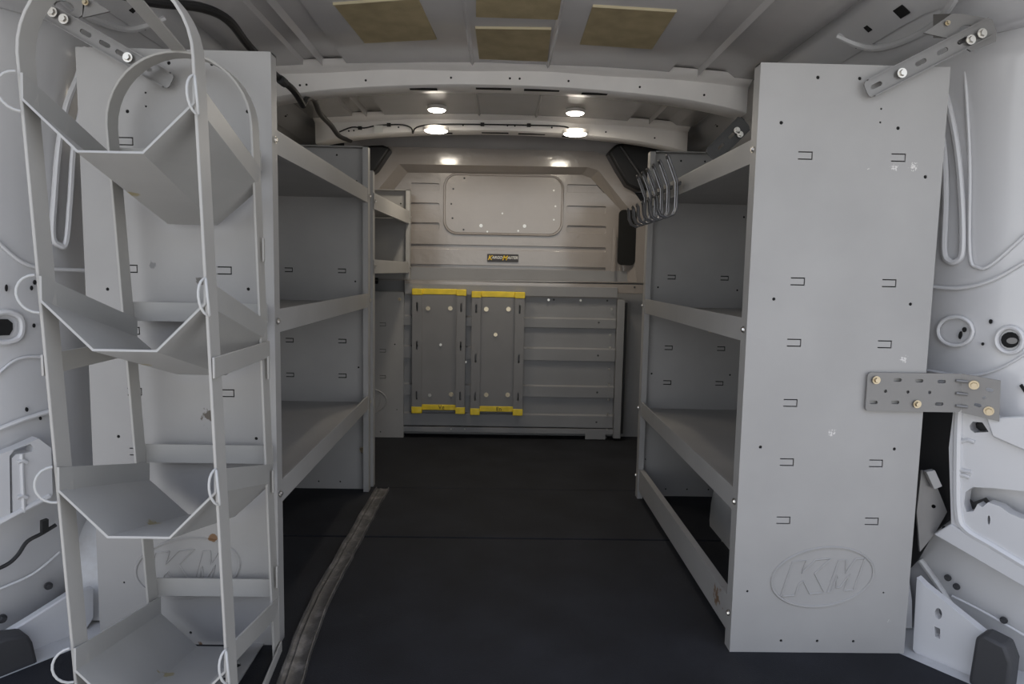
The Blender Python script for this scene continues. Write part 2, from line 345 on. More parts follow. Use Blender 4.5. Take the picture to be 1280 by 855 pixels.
# rail slots (both sides)
def rail_hole(pts, Z, s, par):
    q = [P(x, y, Z=Z) for x, y in pts]; put('rail_hole', MB().prism(q, (0, 0, .004)), HOLE, par, smooth=False)
RH = ((.845, 1.60), (.835, 1.56))
# front bulkhead ------------------------------------------------------
YB = 3.20
wf = bpy.data.objects.new('wall_front', None); COL.objects.link(wf); wf['kind'] = 'structure'; wf['base'] = [0, YB, 0]; wf.location = (0, YB, 0)
def B(x, y, d=0.0):
    p = P(x, y, Y=YB); return Vector((p.x, YB + d, p.z))
O_ = [(484, 183), (742, 189), (762, 196), (815, 272), (822, 354), (440, 350), (440, 250)]
I1 = [(499, 205), (735, 209), (748, 213), (787, 262), (796, 352.6), (455, 349.5), (455, 258)]
I2 = [(508, 214), (729, 217), (740, 221), (778, 262), (782, 352), (470, 349), (470, 262)]
b = MB(); b.loft([[B(*p, .02) for p in O_], [B(*p, 0) for p in O_], [B(*p, 0) for p in I1], [B(*p, .042) for p in I2]], closed=True)
put('raised_border', b, BK, wf, smooth=False)
field = MB().prism([B(*p, .0415) for p in I2], (0, .03, 0)); ct = MB()
def rc(x0, y0, x1, y1, d=.010, sl=0):
    p = B((x0 + x1) / 2, (y0 + y1) / 2, .0415); hx = abs(B(x1, y1).x - B(x0, y0).x) / 2; hz = abs(B(x1, y1).z - B(x0, y0).z) / 2
    ct.prism(rrect(p + Vector((0, -.02, 0)), (1, 0, 0), (0, 0, 1), hx, hz, min(hx, hz) * .4, 4), (0, .02 + d, 0))
for y0, y1 in ((227, 237), (252, 263), (277, 287)): rc(512, y0, 548, y1)
for y0, y1 in ((229, 240), (256, 266), (281, 291)): rc(710, y0, 759, y1)
rc(500, 304, 759, 315); rc(500, 329.5, 759, 340)
put('pressed_field', field, BK, wf, cut=ct, bevel=.002)
# slot on the right of the bulkhead
put('recess_slot', MB().prism(rrect(B(784, 297, -.001) , (1, 0, 0), (0, 0, 1), .040, .125, .02), (0, .012, 0)), HOLE, wf)
put('recess_strip', MB().box(B(776, 0).x, B(779, 0).x, YB - .006, YB, B(0, 325).z, B(0, 270).z), BK, wf)
# cover plate for the window opening
c = (B(556, 217) + B(702, 293)) / 2; hx = (B(702, 293).x - B(556, 217).x) / 2; hz = (B(556, 217).z - B(702, 293).z) / 2
wp = put('window_cover_plate', MB().prism(rrect(c + Vector((0, .034, 0)), (1, 0, 0), (0, 0, 1), hx, hz, .055, 7), (0, .01, 0)), BK, wf, bevel=.003)
put('plate_rim', MB().tube(rrect(c + Vector((0, .036, 0)), (1, 0, 0), (0, 0, 1), hx + .004, hz + .004, .058, 7), .005, 8, True), BK, wp)
for px in (578, 573, 569, 576, 579): pass
for x, y in ((580, 221.5), (566, 235), (563.5, 254), (565, 272), (579, 286.5), (693, 237), (695, 257), (693, 274), (628, 266), (648, 288), (609, 289)):
    bolt(wp, B(x, y, .0335), (0, -1, 0), .0042, ZN if x > 600 else DG, .003)
for x, y in ((601, 281.5), (656, 282)): bolt(wp, B(x, y, .0335), (0, -1, 0), .008, ZN, .005)
# maker's badge
bc = (B(609, 317.5) + B(648, 327.5)) / 2
bd = put('badge', MB().prism(rrect(bc + Vector((0, .036, 0)), (1, 0, 0), (0, 0, 1), .072, .0185, .002, 2), (0, .006, 0)), BADGE, wf)
t = bc + Vector((0, .0352, 0))
put('lettering', text_mb('K', .029, t + Vector((-.060, 0, 0)), (1, 0, 0), (0, 0, 1), .001, .0008, .3), TXY, bd, smooth=False, label='yellow letter K')
put('lettering', text_mb('ARGO', .017, t + Vector((-.027, -.0003, .002)), (1, 0, 0), (0, 0, 1), .001, .0005, .3), TXW, bd, smooth=False, label='white letters ARGO')
put('lettering', text_mb('M', .029, t + Vector((.008, 0, 0)), (1, 0, 0), (0, 0, 1), .001, .0008, .3), TXY, bd, smooth=False, label='yellow letter M')
put('lettering', text_mb('ASTER', .017, t + Vector((.045, -.0003, .002)), (1, 0, 0), (0, 0, 1), .001, .0005, .3), TXW, bd, smooth=False, label='white letters ASTER')
# wall below and beside the bulkhead, cab beyond
put('lower_skin', MB().box(-.95, .70, YB + .03, YB + .05, -.05, .78), LOWG, wf)
put('side_skin', MB().box(.66, .95, YB + .045, YB + .06, -.05, 1.25), WD, wf)
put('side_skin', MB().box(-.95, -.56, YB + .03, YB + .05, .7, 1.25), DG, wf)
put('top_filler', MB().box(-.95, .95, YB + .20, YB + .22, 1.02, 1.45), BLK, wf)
# black cab trims in the two upper corners
cb = thing('cab_trim', 'black moulded trim piece in the upper right corner above the wire hooks', 'trim', P(790, 238, Y=3.12))
q = [P(x, y, Y=3.12) for x, y in ((760, 190), (770, 180), (800, 176), (835, 180), (850, 200), (835, 232), (816, 238), (798, 238), (784, 231), (772, 212))]
put('moulding', MB().prism(q, (0, .10, 0)), BLK, cb, bevel=.012)
put('rib', MB().tube([q[1] + Vector((.02, -.004, -.01)), P(798, 215, Y=3.11), P(812, 236, Y=3.11)], .006, 6), DG, cb)
cb = thing('cab_trim', 'black moulded trim piece in the upper left corner behind the far left shelf', 'trim', P(470, 210, Y=3.12))
put('moulding', MB().prism([P(x, y, Y=3.12) for x, y in ((452, 182), (478, 181), (488, 185), (470, 212), (452, 225))], (0, .10, 0)), BLK, cb, bevel=.01)

# ================================================================== SHELVING
H = 1.17
SLZ = (.28, .40, .52, .64, .76, 1.0)
def end_panel(root, s, X, Y, wd, face, m, name='end_panel', zb=0.0, H=H, logo=True, far=False, label=None):
    """sheet in the XZ plane; s=+1 right hand unit (aisle edge at X, runs to X+wd). face=-1: logo and fold on the camera side of Y"""
    x0, x1 = sorted((X, X + s * wd)); th = .003
    b = MB().box(x0, x1, Y, Y + th, zb, H); ct = MB(); hb = MB(); kb = MB()
    for dx in (.095, .275):
        if dx > wd - .04: continue
        for z in SLZ:
            if far and z > .9: continue
            if z < zb + .05 or z > H - .05 or (dx == .275 and abs(z - .52) < .01 and not far and s > 0): continue
            cx = X + s * dx; hx, hz, t = .014, .0078, (.0032 if far else .0022)
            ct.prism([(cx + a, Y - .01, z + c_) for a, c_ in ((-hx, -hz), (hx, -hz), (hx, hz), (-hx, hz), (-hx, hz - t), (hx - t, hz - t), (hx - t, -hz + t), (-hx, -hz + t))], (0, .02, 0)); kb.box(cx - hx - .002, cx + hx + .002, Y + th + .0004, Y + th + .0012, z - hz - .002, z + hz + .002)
    for dx, z, r in ((.045, 1.06, .0035), (.11, 1.145, .0035), (.19, 1.145, .0035), (.27, 1.055, .0035), (.235, 1.065, .002), (.235, 1.09, .002), (.33, .965, .0035), (.05, .725, .0033), (.32, .72, .0033), (.04, .43, .0033), (.31, .43, .0033),
                     (.105, .025, .003), (.18, .025, .003), (.255, .025, .003), (.03, .13, .0025), (.31, .13, .002)):
        if dx < wd - .01 and zb + .01 < z < H - .01: ct.cyl((X + s * dx, Y - .01, z), (X + s * dx, Y + .0022, z), r, 10); hb.cyl((X + s * dx, Y + .0016, z), (X + s * dx, Y + .0021, z), r, 10)
    p = put(name, b, m, root, cut=ct, label=label)
    if kb.v: put('knockout_shade', kb, HOLE, p, smooth=False, kind='stuff')  # black backing plates put the shade of the thin cuts into colour
    if hb.v: put('screw_hole', hb, HOLE, p, smooth=False, kind='stuff')
    # C-shaped fold on the aisle edge and return on the rear edge and top
    k = 1
    xa, xb = sorted((X, X + s * .0025)); d0, d1 = (Y + th, Y + .032) if not far else (Y - .032, Y)
    f = MB().box(xa, xb, d0, d1, zb, H)
    xc, xd = sorted((X + s * .0026, X + s * .018)); f.box(xc, xd, (d1 - .0025) if not far else d0, d1 if not far else d0 + .0025, zb, H)
    put('edge_fold', f, m, p)
    xe, xf = sorted((X + s * wd, X + s * (wd - .0025))); put('rear_fold', MB().box(xe, xf, d0, d1, zb, H), m, p)
    put('top_fold', MB().box(x0, x1, d0, d1, H - .0025, H), m, p)
    if logo:
        c = Vector((X + s * .182, Y - .0003, .162)); sl = .07
        b = MB(); E1 = [c + Vector((.104 * math.cos(a), 0, .062 * math.sin(a) + .104 * math.cos(a) * .10)) for a in [2 * math.pi * k / 48 for k in range(48)]]
        b.tube(E1, .0028, 6, True); put('oval_emboss', b, m, p)
        pass
        for L_ in ([(85, 495), (122, 360), (172, 360), (158, 408), (205, 360), (262, 360), (205, 415), (245, 495), (192, 495), (165, 440), (150, 452), (138, 495)],
                   [(256, 495), (290, 372), (318, 372), (318, 425), (352, 372), (386, 372), (352, 495), (316, 495), (334, 430), (302, 480), (288, 480), (288, 430), (270, 495)]):
            q = [c + Vector(((x - 235) * .00056, 0, (432 - y) * .00053 + (x - 235) * .00006)) for x, y in L_]
            put('letter_emboss', MB().tube([a + (e - a) * k / 4 for a, e in zip(q, q[1:] + q[:1]) for k in range(4)], .0017, 6, True), m, p)
    return p
def shelf(root, s, X, Xf, Y0, Y1, wd, zt, m, zf=None, lip=.045):
    zf = zt if zf is None else zf
    # lip (aisle side), deck and rear lip as one folded tray
    def row(Xe, z, Y): return [Vector((Xe + s * .012, Y, z - lip)), Vector((Xe, Y, z - lip)), Vector((Xe, Y, z - .002)), Vector((Xe, Y, z)), Vector((Xe + s * .003, Y, z)), Vector((Xe + s * .004, Y, z - .027)), Vector((Xe + s * (wd - .01), Y, z - .027)), Vector((Xe + s * (wd - .008), Y, z + .01))]
    n = row(X, zt, Y0); f = row(Xf, zf, Y1)
    o = put('shelf', MB().loft([n, f]), m, root, solid=.0018, smooth=False)
    return o
def unit_bolts(root, s, X, Xf, Y0, Y1, zs):
    for z in zs:
        bolt(root, (X - s * .0025, Y0 + .012, z - .022), (-s, 0, 0), .0065); bolt(root, (Xf - s * .0025, Y1 - .012, z - .022), (-s, 0, 0), .0065)
LZ = (1.033, .685, .336)
# right unit
ru = thing('shelving_unit', 'three tier grey steel shelving on the right with embossed oval on its near end panel', 'shelving', (.64, 1.85, 0))
RX, RY0, RY1, RW_ = .485, 1.350, 2.35, .362
ruo = Vector((.64, 1.85, 0))
GS2 = mat('powder_coat_grey_scratched', (.325, .318, .310), .42, bump=.05, bscale=350, spots=[
    (tuple(P(x, y, Y=RY0) - ruo), r * 1.4, 260, .40, (.60, .58, .56)) for x, y, r, sc_, th_ in ((1142, 209, .022, 70, .30), (1118, 209, .018, 70, .33), (1085, 212, .008, 90, .2), (1130, 449, .018, 80, .3), (1111, 776, .008, 80, .2), (1040, 541, .02, 60, .38))])
end_panel(ru, 1, RX, RY0, RW_, -1, GS2)
end_panel(ru, 1, RX, RY1, RW_, -1, G, far=True, logo=False)
for z in LZ: shelf(ru, 1, RX + .002, RX + .002, RY0 + .005, RY1 - .003, RW_ - .01, z, G)
GRU = mat('kick_bar_rusty', (.325, .318, .310), .42, bump=.05, spots=[((RX - .64, RY0 + .10 - 1.85, .07), .10, 70, .40, (.17, .105, .06))])
put('kick_bar', MB().box(RX + .0028, RX + .0053, RY0 + .004, RY1 - .001, .030, .103).box(RX + .0054, RX + .02, RY0 + .004, RY1 - .001, .101, .103), GRU, ru)
unit_bolts(ru, 1, RX, RX, RY0, RY1, LZ + (.10,))
for dx, z in ((.27, .61), ): bolt(ru, (RX + .235, RY1 - .001, .585), (0, -1, 0), .010, BR, .008)
# left near unit
lu = thing('shelving_unit', 'three tier grey steel shelving on the left behind the cylinder rack', 'shelving', (-.62, 1.85, 0))
LX, LY0, LY1, LW = -.437, 1.360, 2.385, .362
lo = Vector(lu['base'])
def rel(p, o): return tuple(Vector(p) - o)
GSP = mat('powder_coat_grey_chipped', (.325, .318, .310), .42, bump=.05, bscale=350, spots=[
    (rel(P(262, 522, Y=LY0), lo), .055, 75, .36, (.10, .085, .07)), (rel(P(252, 352, Y=LY0), lo), .03, 70, .34, (.12, .11, .10)),
    (rel(P(266, 672, Y=LY0), lo), .022, 80, .30, (.18, .10, .05)), (rel(P(250, 815, Y=LY0), lo), .05, 90, .32, (.12, .07, .04)), (rel(P(190, 330, Y=LY0), lo), .02, 60, .33, (.2, .2, .2))])
end_panel(lu, -1, LX, LY0, LW, -1, GSP)
end_panel(lu, -1, LX - .005, LY1, LW, -1, G, far=True, logo=False)
for z in LZ: shelf(lu, -1, LX - .002, LX - .007, LY0 + .005, LY1 - .003, LW - .01, z, G)
unit_bolts(lu, -1, LX, LX - .005, LY0, LY1, LZ)
bolt(lu, P(453, 562, Y=LY1 - .002), (0, -1, 0), .010, BR, .008)
put('floor_flange', MB().box(-.52, -.47, .98, 1.36, .001, .004), G, lu, cut=(lambda c: [c.cyl((-.495, y, -.01), (-.495, y, .02), .009, 12) for y in (1.20, 1.24, 1.28)] and c)(MB()))
# left far unit
fu = thing('shelving_unit', 'darker narrow grey shelving at the far left beside the front bulkhead', 'shelving', (-.6, 2.8, 0))
end_panel(fu, -1, -.402, 3.15, .38, -1, G, zb=.73, H=1.117, logo=False, far=True)
end_panel(fu, -1, -.436, 2.41, .36, -1, G, zb=.0, H=1.10, logo=False)
shelf(fu, -1, -.434, -.404, 2.414, 3.147, .35, 1.026, G, 1.024, lip=.053)
shelf(fu, -1, -.434, -.404, 2.414, 3.147, .35, .800, G, .801, lip=.046)
end_panel(fu, -1, -.431, 3.145, .35, -1, G, name='lower_panel', zb=0, H=.668, logo=True)
bolt(fu, P(499.5, 374, Y=3.143), (0, -1, 0), .008, BR, .006)
for y, z in ((2.43, 1.0), (3.13, 1.0), (2.43, .778), (3.13, .778)): bolt(fu, (-.435 + .033 * (y - 2.41) / .74 + .003, y, z), (1, 0, 0), .006)

# ================================================================== CYLINDER RACK (left foreground)
rk = thing('cylinder_rack', 'tall grey steel cylinder rack with arched frames and four tilted trays at left', 'rack', (-.55, 1.17, 0))
YF, YBk = 1.0, 1.325
def lerp(a, b, t): return a + (b - a) * t
def frame(y, Lt, Lb, Rt, Rb, name, zc):
    # outline path: up the left rail, over the arch, down the right rail. Lt.. are (x,z)
    def at_z(a, c, z): t = (z - a[1]) / (c[1] - a[1]); return lerp(a[0], c[0], t)
    xl, xr = at_z(Lt, Lb, zc), at_z(Rt, Rb, zc); R = (xr - xl) / 2; cx = (xl + xr) / 2
    path = [(at_z(Lt, Lb, .004), .004), (xl, zc)] + [(cx - R * math.cos(a), zc + R * math.sin(a)) for a in [math.pi * k / 20 for k in range(1, 20)]] + [(xr, zc), (at_z(Rt, Rb, .004), .004)]
    t = .0045; dpt = .036; rings = []
    for i, (x, z) in enumerate(path):
        a = path[max(i - 1, 0)]; c = path[min(i + 1, len(path) - 1)]; d = Vector((c[0] - a[0], 0, c[1] - a[1])).normalized(); nn = Vector((-d.z, 0, d.x))
        p = Vector((x, y, z)); rings.append([p, p - nn * t, p - nn * t + Vector((0, dpt, 0)), p + Vector((0, dpt, 0))])
    b = MB().loft(rings, True, True)
    return put(name, b, RK, rk, bevel=.001), at_z
ff, az = frame(YF, (-.668, 1.018), (-.630, .139), (-.424, .991), (-.399, .141), 'front_frame', 1.055)
bf, _ = frame(YBk - .032, (-.713, 1.018), (-.669, .117), (-.449, .966), (-.426, .028), 'back_frame', 1.018)
def xL(y, z): f = (y - YF) / (YBk - YF); return lerp(lerp(-.668, -.630, (1.018 - z) / .879), lerp(-.713, -.669, (1.018 - z) / .9), f)
def xR(y, z): f = (y - YF) / (YBk - YF); return lerp(lerp(-.424, -.399, (.991 - z) / .85), lerp(-.449, -.426, (.966 - z) / .94), f)
TZ = ((.923, .846), (.646, .562), (.370, .283), (.094, .012))
def ring_path(p0, p1, bulge):  # wire ring between two points, bulging along vector
    c = (p0 + p1) / 2; h = (p0 - p1) / 2; return [c + h * math.cos(a) + bulge * math.sin(a) for a in [math.pi * k / 10 for k in range(11)]]
for i, (zf, zb_) in enumerate(TZ):
    rings = []
    for y, z0 in ((YF - .004, zf), (YBk + .004, zb_)):
        cz = z0 + .03; xl = xL(y, cz) + .004; xr = xR(y, cz) - .004; c = (xl + xr) / 2; hw = .045; 
        rings.append([Vector((xl + .001, y, z0 + .104)), Vector((xl, y, z0 + .069)), Vector((c - hw, y, z0)), Vector((c + hw, y, z0)), Vector((xr, y, z0 + .069)), Vector((xr + .001, y, z0 + .104))])
    tm = mat('tray_scratched', (.375, .37, .355), .36, bump=.06, bscale=250, dirt=((.55, .55, .50), 12, .66, .5), spots=[(rel(((rings[0][2] + rings[1][2]) / 2), Vector(rk['base'])), .05, 40, .38, (.30, .25, .12))])
    tr = put('tray', MB().loft(rings), tm, rk, solid=.0035, smooth=False)
    # wire rings hooked through the front rails
    for sgn, fx in ((-1, xL(YF, zf + .05)), (1, xR(YF, zf + .05))):
        p0 = Vector((fx, YF - .006, zf + .105)); p1 = Vector((fx + .004, YF - .006, zf + .052))
        if sgn < 0: pts = ring_path(p0, p1, Vector((-.021, -.012, 0)))
        else: pts = ring_path(p0, p1, Vector((-.008, -.012, 0))) + ring_path(p0, p1, Vector((.004, -.010, 0)))[::-1][1:-1]
        put('wire_ring', MB().tube(pts, .0019, 8, closed=(sgn > 0)), WIRE, rk)
# side ties and back cross bars
for (za, zb_) in ((.600, .640), (.215, .180)):
    pass
def tie(side, zf, zb_, hh=.031):
    f = xR if side > 0 else xL
    a = Vector((f(YF, zf) + side * .003, YF, zf)); c = Vector((f(YBk, zb_) + side * .003, YBk, zb_))
    put('side_tie', MB().bar(a, c, (0, 0, hh), (.0035, 0, 0)), RK, rk, bevel=.001)
tie(1, .622, .613); tie(-1, .622, .613); 0
tie(1, .02, .018, .022); tie(-1, .02, .018, .022)
for z in (.965, .68, .405, .135):
    put('cross_bar', MB().box(xL(YBk, z), xR(YBk, z), YBk + .006, YBk + .009, z - .018, z + .018), RK, rk)
# top tie
fa = Vector((-.547, YF, 1.175)); ba = Vector((-.582, YBk, 1.147))
put('top_tie', MB().bar(fa, ba, (.025, 0, 0), (0, 0, .004)), RK, rk, bevel=.001)
# small weld tabs on the rails
for side, y, z in ((1, YBk - .03, .80), (1, YBk - .03, .58), (1, YBk - .03, .36), (1, YBk - .03, .17), (-1, YF + .0, .58), (-1, YF + .036, .60)):
    f = xR if side > 0 else xL; x = f(y, z) + (.004 if side > 0 else -.003)
    put('weld_tab', MB().box(x - .0015, x + .0015, y + .008, y + .016, z - .022, z + .022), RK, rk, bevel=.001)

# ================================================================== BRACKETS
def slot_bar(root, a, b, width, m, nslots, Y):
    a = Vector(a); b = Vector(b); d = (b - a).normalized(); n = Vector((0, -1, 0)); wv = d.cross(n).normalized()
    L = (b - a).length; c = (a + b) / 2
    out = rrect(c, d, wv, L / 2, width / 2, width * .28, 5); ct = MB()
    for t in nslots: ct.prism([p + Vector((0, -.01, 0)) for p in slotpts(a + d * L * t, d, wv, .0115, .0042)], (0, .03, 0))
    o = put('slotted_bar', MB().prism(out, (0, .003, 0)), m, root, cut=ct)
    for sg in (-1, 1): put('bar_fold', MB().bar(a + d * .008 + wv * sg * width * .48 + Vector((0, -.003, 0)), b - d * .008 + wv * sg * width * .48 + Vector((0, -.003, 0)), wv * .002, (0, .007, 0)), m, o)
    return o, d, L
# upper right bracket
t = thing('roof_bracket', 'slotted steel bar bolting the right shelving to the roof rail', 'bracket', P(1160, 90, Y=1.335))
a, b_ = P(1083, 113, Y=1.335), P(1242, 31, Y=1.335)
slot_bar(t, a, b_, .034, ST, (.08, .26, .43, .60, .76), 1.335)
for x, y in ((1127, 91.5), (1213, 50), (1227, 42)): bolt(t, P(x, y, Y=1.330), (0, -1, 0), .009, ZN, .007)
q = [P(x, y, Y=1.345) for x, y in ((1190, 17), (1202, 17), (1240, 24), (1246, 38), (1245, 52), (1214, 64), (1190, 48))]
ct = MB().prism([p + Vector((0, -.02, 0)) for p in [P(x, y, Y=1.345) for x, y in oval(1208, 36, 10, 5, 12, -8)]], (0, .06, 0))
put('mount_plate', MB().prism(q, (0, .004, 0)), ST, t, cut=ct)
put('mount_foot', MB().prism([P(1155, 41, Y=1.345), P(1190, 17, Y=1.345), P(1190, 49, Y=1.345)], (0, .004, 0)).prism([P(1190, 17, Y=1.349), P(1190, 48, Y=1.349), P(1190, 48, Y=1.349) + Vector((.0, .06, .02)), P(1190, 17, Y=1.349) + Vector((0, .06, .02))], (.003, 0, 0)), ST, t)
bolt(t, P(1184, 29, Y=1.343), (0, -1, 0), .005, BR, .006)
# upper left bracket
t = thing('roof_bracket', 'slotted steel bar from the left roof rail to behind the arched rack', 'bracket', P(130, 60, Y=1.345))
a, b_ = P(56, 12, Y=1.343), P(214, 103, Y=1.343)
slot_bar(t, a, b_, .030, ST, (.32, .47, .60, .80), 1.343)
for x, y in ((66, 15.5), (80, 24), (160, 72)): bolt(t, P(x, y, Y=1.338), (0, -1, 0), .009, ZN, .007)
q = [P(x, y, Y=1.350) for x, y in ((52, 2), (60, -10), (108, -14), (104, 18), (98, 22), (66, 12))]
put('mount_plate', MB().prism(q, (0, .004, 0)), ST, t, cut=MB().prism([p + Vector((0, -.02, 0)) for p in [P(x, y, Y=1.350) for x, y in oval(80, 8, 13, 7, 12, 15)]], (0, .06, 0)))
put('mount_foot', MB().prism([P(104, -8, Y=1.350), P(137, 14, Y=1.350), P(103, 22, Y=1.350)], (0, .004, 0)), ST, t)
bolt(t, P(107, 3, Y=1.345), (0, -1, 0), .006, BR, .006)
# lower right bent plate
t = thing('wall_bracket', 'bent perforated steel plate tying the right shelving to the white wall', 'bracket', P(1165, 515, Y=1.342))
q = rrect((P(1083, 465, Y=1.342) + P(1203, 516, Y=1.342)) / 2, (1, 0, 0), (0, 0, 1), (P(1203, 490, Y=1.342).x - P(1083, 490, Y=1.342).x) / 2, .0385, .007, 4)
ct = MB()
for x, y in ((1122, 475), (1149, 476), (1177, 477), (1092, 503), (1119, 503), (1174, 505)): ct.prism([p - Vector((0, .01, 0)) for p in slotpts(P(x, y, Y=1.342), (1, 0, 0), (0, 0, 1), .0085, .0035)], (0, .03, 0))
for x, y in ((1107, 489), (1135, 490), (1162, 490.5)): ct.cyl(P(x, y, Y=1.342) - Vector((0, .01, 0)), P(x, y, Y=1.342) + Vector((0, .02, 0)), .0033, 10)
put('plate', MB().prism(q, (0, .004, 0)), ST, t, cut=ct, label='flat half bolted to the shelving')
for x, y, m_ in ((1095, 475, BR), (1146, 505, BR)): bolt(t, P(x, y, Y=1.340), (0, -1, 0), .008, m_, .007)
A0, A1 = P(1202, 467, Y=1.342), P(1202, 516, Y=1.342); B0, B1 = W(1, 1251, 476, .066), W(1, 1249, 527, .066)
nrm = (B0 - A0).cross(A1 - A0).normalized(); nrm = nrm if nrm.y < 0 else -nrm
ct = MB()
for u_, v_ in ((.72, .28), (.42, .72)):
    c = A0 + (B0 - A0) * u_ + (A1 - A0) * v_; ct.prism([p + nrm * .02 for p in slotpts(c, (B0 - A0).normalized(), Vector((0, 0, 1)), .0065, .0035)], -nrm * .04)
c = A0 + (B0 - A0) * .58 + (A1 - A0) * .5; ct.cyl(c + nrm * .02, c - nrm * .02, .003, 8)
put('plate', MB().prism([A0, A1, B1, B0], -nrm * .004), ST, t, cut=ct, label='bent half bolted to the wall')
for u_, v_ in ((.32, .22), (.70, .80)): bolt(t, A0 + (B0 - A0) * u_ + (A1 - A0) * v_ + nrm * .001, nrm, .009, BR, .012)
for v_ in (.18, .5, .82): put('gusset', MB().cyl(A0 + (A1 - A0) * v_ + Vector((-.012, -.001, 0)), A0 + (A1 - A0) * v_ + (B0 - A0) * .15 + nrm * .001, .003, 8), ST, t)
# brace behind the right panel, low
t = thing('steel_brace', 'grey angled steel brace between the right shelving and white wall', 'brace', P(1160, 680, Y=1.40))
q = [P(x, y, Y=1.40) for x, y in ((1152, 588), (1164, 590), (1184, 640), (1168, 668), (1150, 690), (1146, 640))]
put('brace_plate', MB().prism(q, (0, .005, 0)), ST, t, cut=MB().cyl(P(1167, 633, Y=1.38), P(1167, 633, Y=1.42), .004, 8))
put('brace_arm', MB().prism([P(x, y, Y=1.385) for x, y in ((1158, 590), (1169, 588), (1178, 608), (1168, 612))], (0, .012, 0)), G, t, bevel=.001)

# ================================================================== WIRE HOOKS
hp = [1.88, 1.97, 2.05, 2.13, 2.20, 2.28]
words = ['nearest and largest of the row', 'second in the row from the camera', 'third from the camera', 'fourth from the camera', 'fifth from the camera', 'farthest of the row']
hook0 = None
for i, y in enumerate(hp):
    if i == 0:
        hk = thing('wire_hook', 'x', 'hook', (.47, y, .95), 'wire hooks on the upper right shelf')
        prof = [(-.028, .125), (-.020, .105), (-.004, .065), (-.003, .03), (-.003, -.005), (-.010, -.022), (-.028, -.030), (-.046, -.022), (-.054, -.005), (-.056, .02)]
        b = MB(); path = [Vector((.47 + x, y + .012, .95 + z)) for x, z in prof]; back = [Vector((.47 + x, y - .012, .95 + z)) for x, z in reversed(prof)]
        tip = [Vector((.47 - .060, y + .006, .95 + .028)), Vector((.47 - .060, y - .006, .95 + .028))]
        top = [Vector((.47 - .032, y - .007, .95 + .134)), Vector((.47 - .033, y + .007, .95 + .134))]
        b.tube(path + tip + back + top, .0028, 8, closed=True)
        put('hook_wire', b, CH, hk)
        put('mount_bar', MB().box(.467, .4715, y - .03, y + .03, 1.003, 1.013), DG, hk, bevel=.001)
        hook0 = hk
    else:
        hk = hook0.copy(); COL.objects.link(hk); hk.location = (.47, y, .95)
        for ch in list(hook0.children): c = ch.copy(); COL.objects.link(c); c.parent = hk
    hk['label'] = 'steel wire hook on the upper right shelf lip, ' + words[i]

# ================================================================== PARTITION PANEL with ladder channels
YP = 3.165
def Q(x, y, d=0.0):
    p = P(x, y, Y=YP); return Vector((p.x, YP + d, p.z))
pp = thing('partition_panel', 'grey ribbed steel panel standing against the lower half of the bulkhead', 'panel', (.06, YP, 0))
xl, xr = Q(505, 450).x, Q(768, 450).x
def slat(y0, ym, y1):    # flat part y0..ym, proud band ym..y1
    za, zm, zc = Q(640, y0).z, Q(640, ym).z, Q(640, y1).z
    pr = [(0, za), (0, zm + .004), (-.012, zm - .002), (-.012, zc + .003), (.004, zc + .001)]
    return MB().loft([[Vector((x, YP + d, z)) for d, z in pr] for x in (xl, xr)])
for y0, ym, y1 in ((371, 397, 409), (409, 434.5, 450), (450, 481.5, 495.5), (495.5, 517.5, 533)):
    put('slat', slat(y0, ym, y1), LOWG, pp, solid=.002, smooth=False)
put('bottom_rail', MB().box(xl, xr + .01, YP - .014, YP + .01, Q(640, 540.5).z, Q(640, 534).z), LOWG, pp, bevel=.001)
put('top_rail', MB().box(xl + .005, xr, YP - .020, YP + .02, Q(640, 369.5).z, Q(640, 357).z), LOWG, pp, bevel=.001)
put('upper_ledge', MB().box(xl, Q(802, 450).x, YP - .002, YP + .02, Q(640, 364).z, Q(640, 353).z), BK, pp, bevel=.001)
put('end_post', MB().box(Q(768.5, 450).x, Q(777.5, 450).x, YP - .03, YP + .01, .012, Q(640, 372).z), LOWG, pp, bevel=.002)
put('foot', MB().prism([P(x, y, Z=.003) for x, y in ((729, 541), (757, 541), (759, 548), (735, 549))], (0, 0, .002)).box(Q(731, 540).x, Q(756, 540).x, YP - .018, YP - .014, .004, .05), LOWG, pp)
for x, y in ((685.5, 374.8), (725.5, 375.3), (764, 386), (762, 418.5), (762, 434), (761, 461), (760.5, 480), (760, 499), (759, 517), (564, 535.5), (581, 535.5), (742, 537), (758, 536), (582, 452)):
    bolt(pp, Q(x, y, -.0125 if y not in (452,) else -.013), (0, -1, 0), .0055, ZN, .004)
for x, y in ((692, 374.5), (758.5, 375.7), (748, 403), (747, 444), (746, 490), (745, 527), (793, 359)):
    bolt(pp, Q(x, y, -.0125 if x < 790 else -.004), (0, -1, 0), .0045, DG, .002, name='dark_screw')
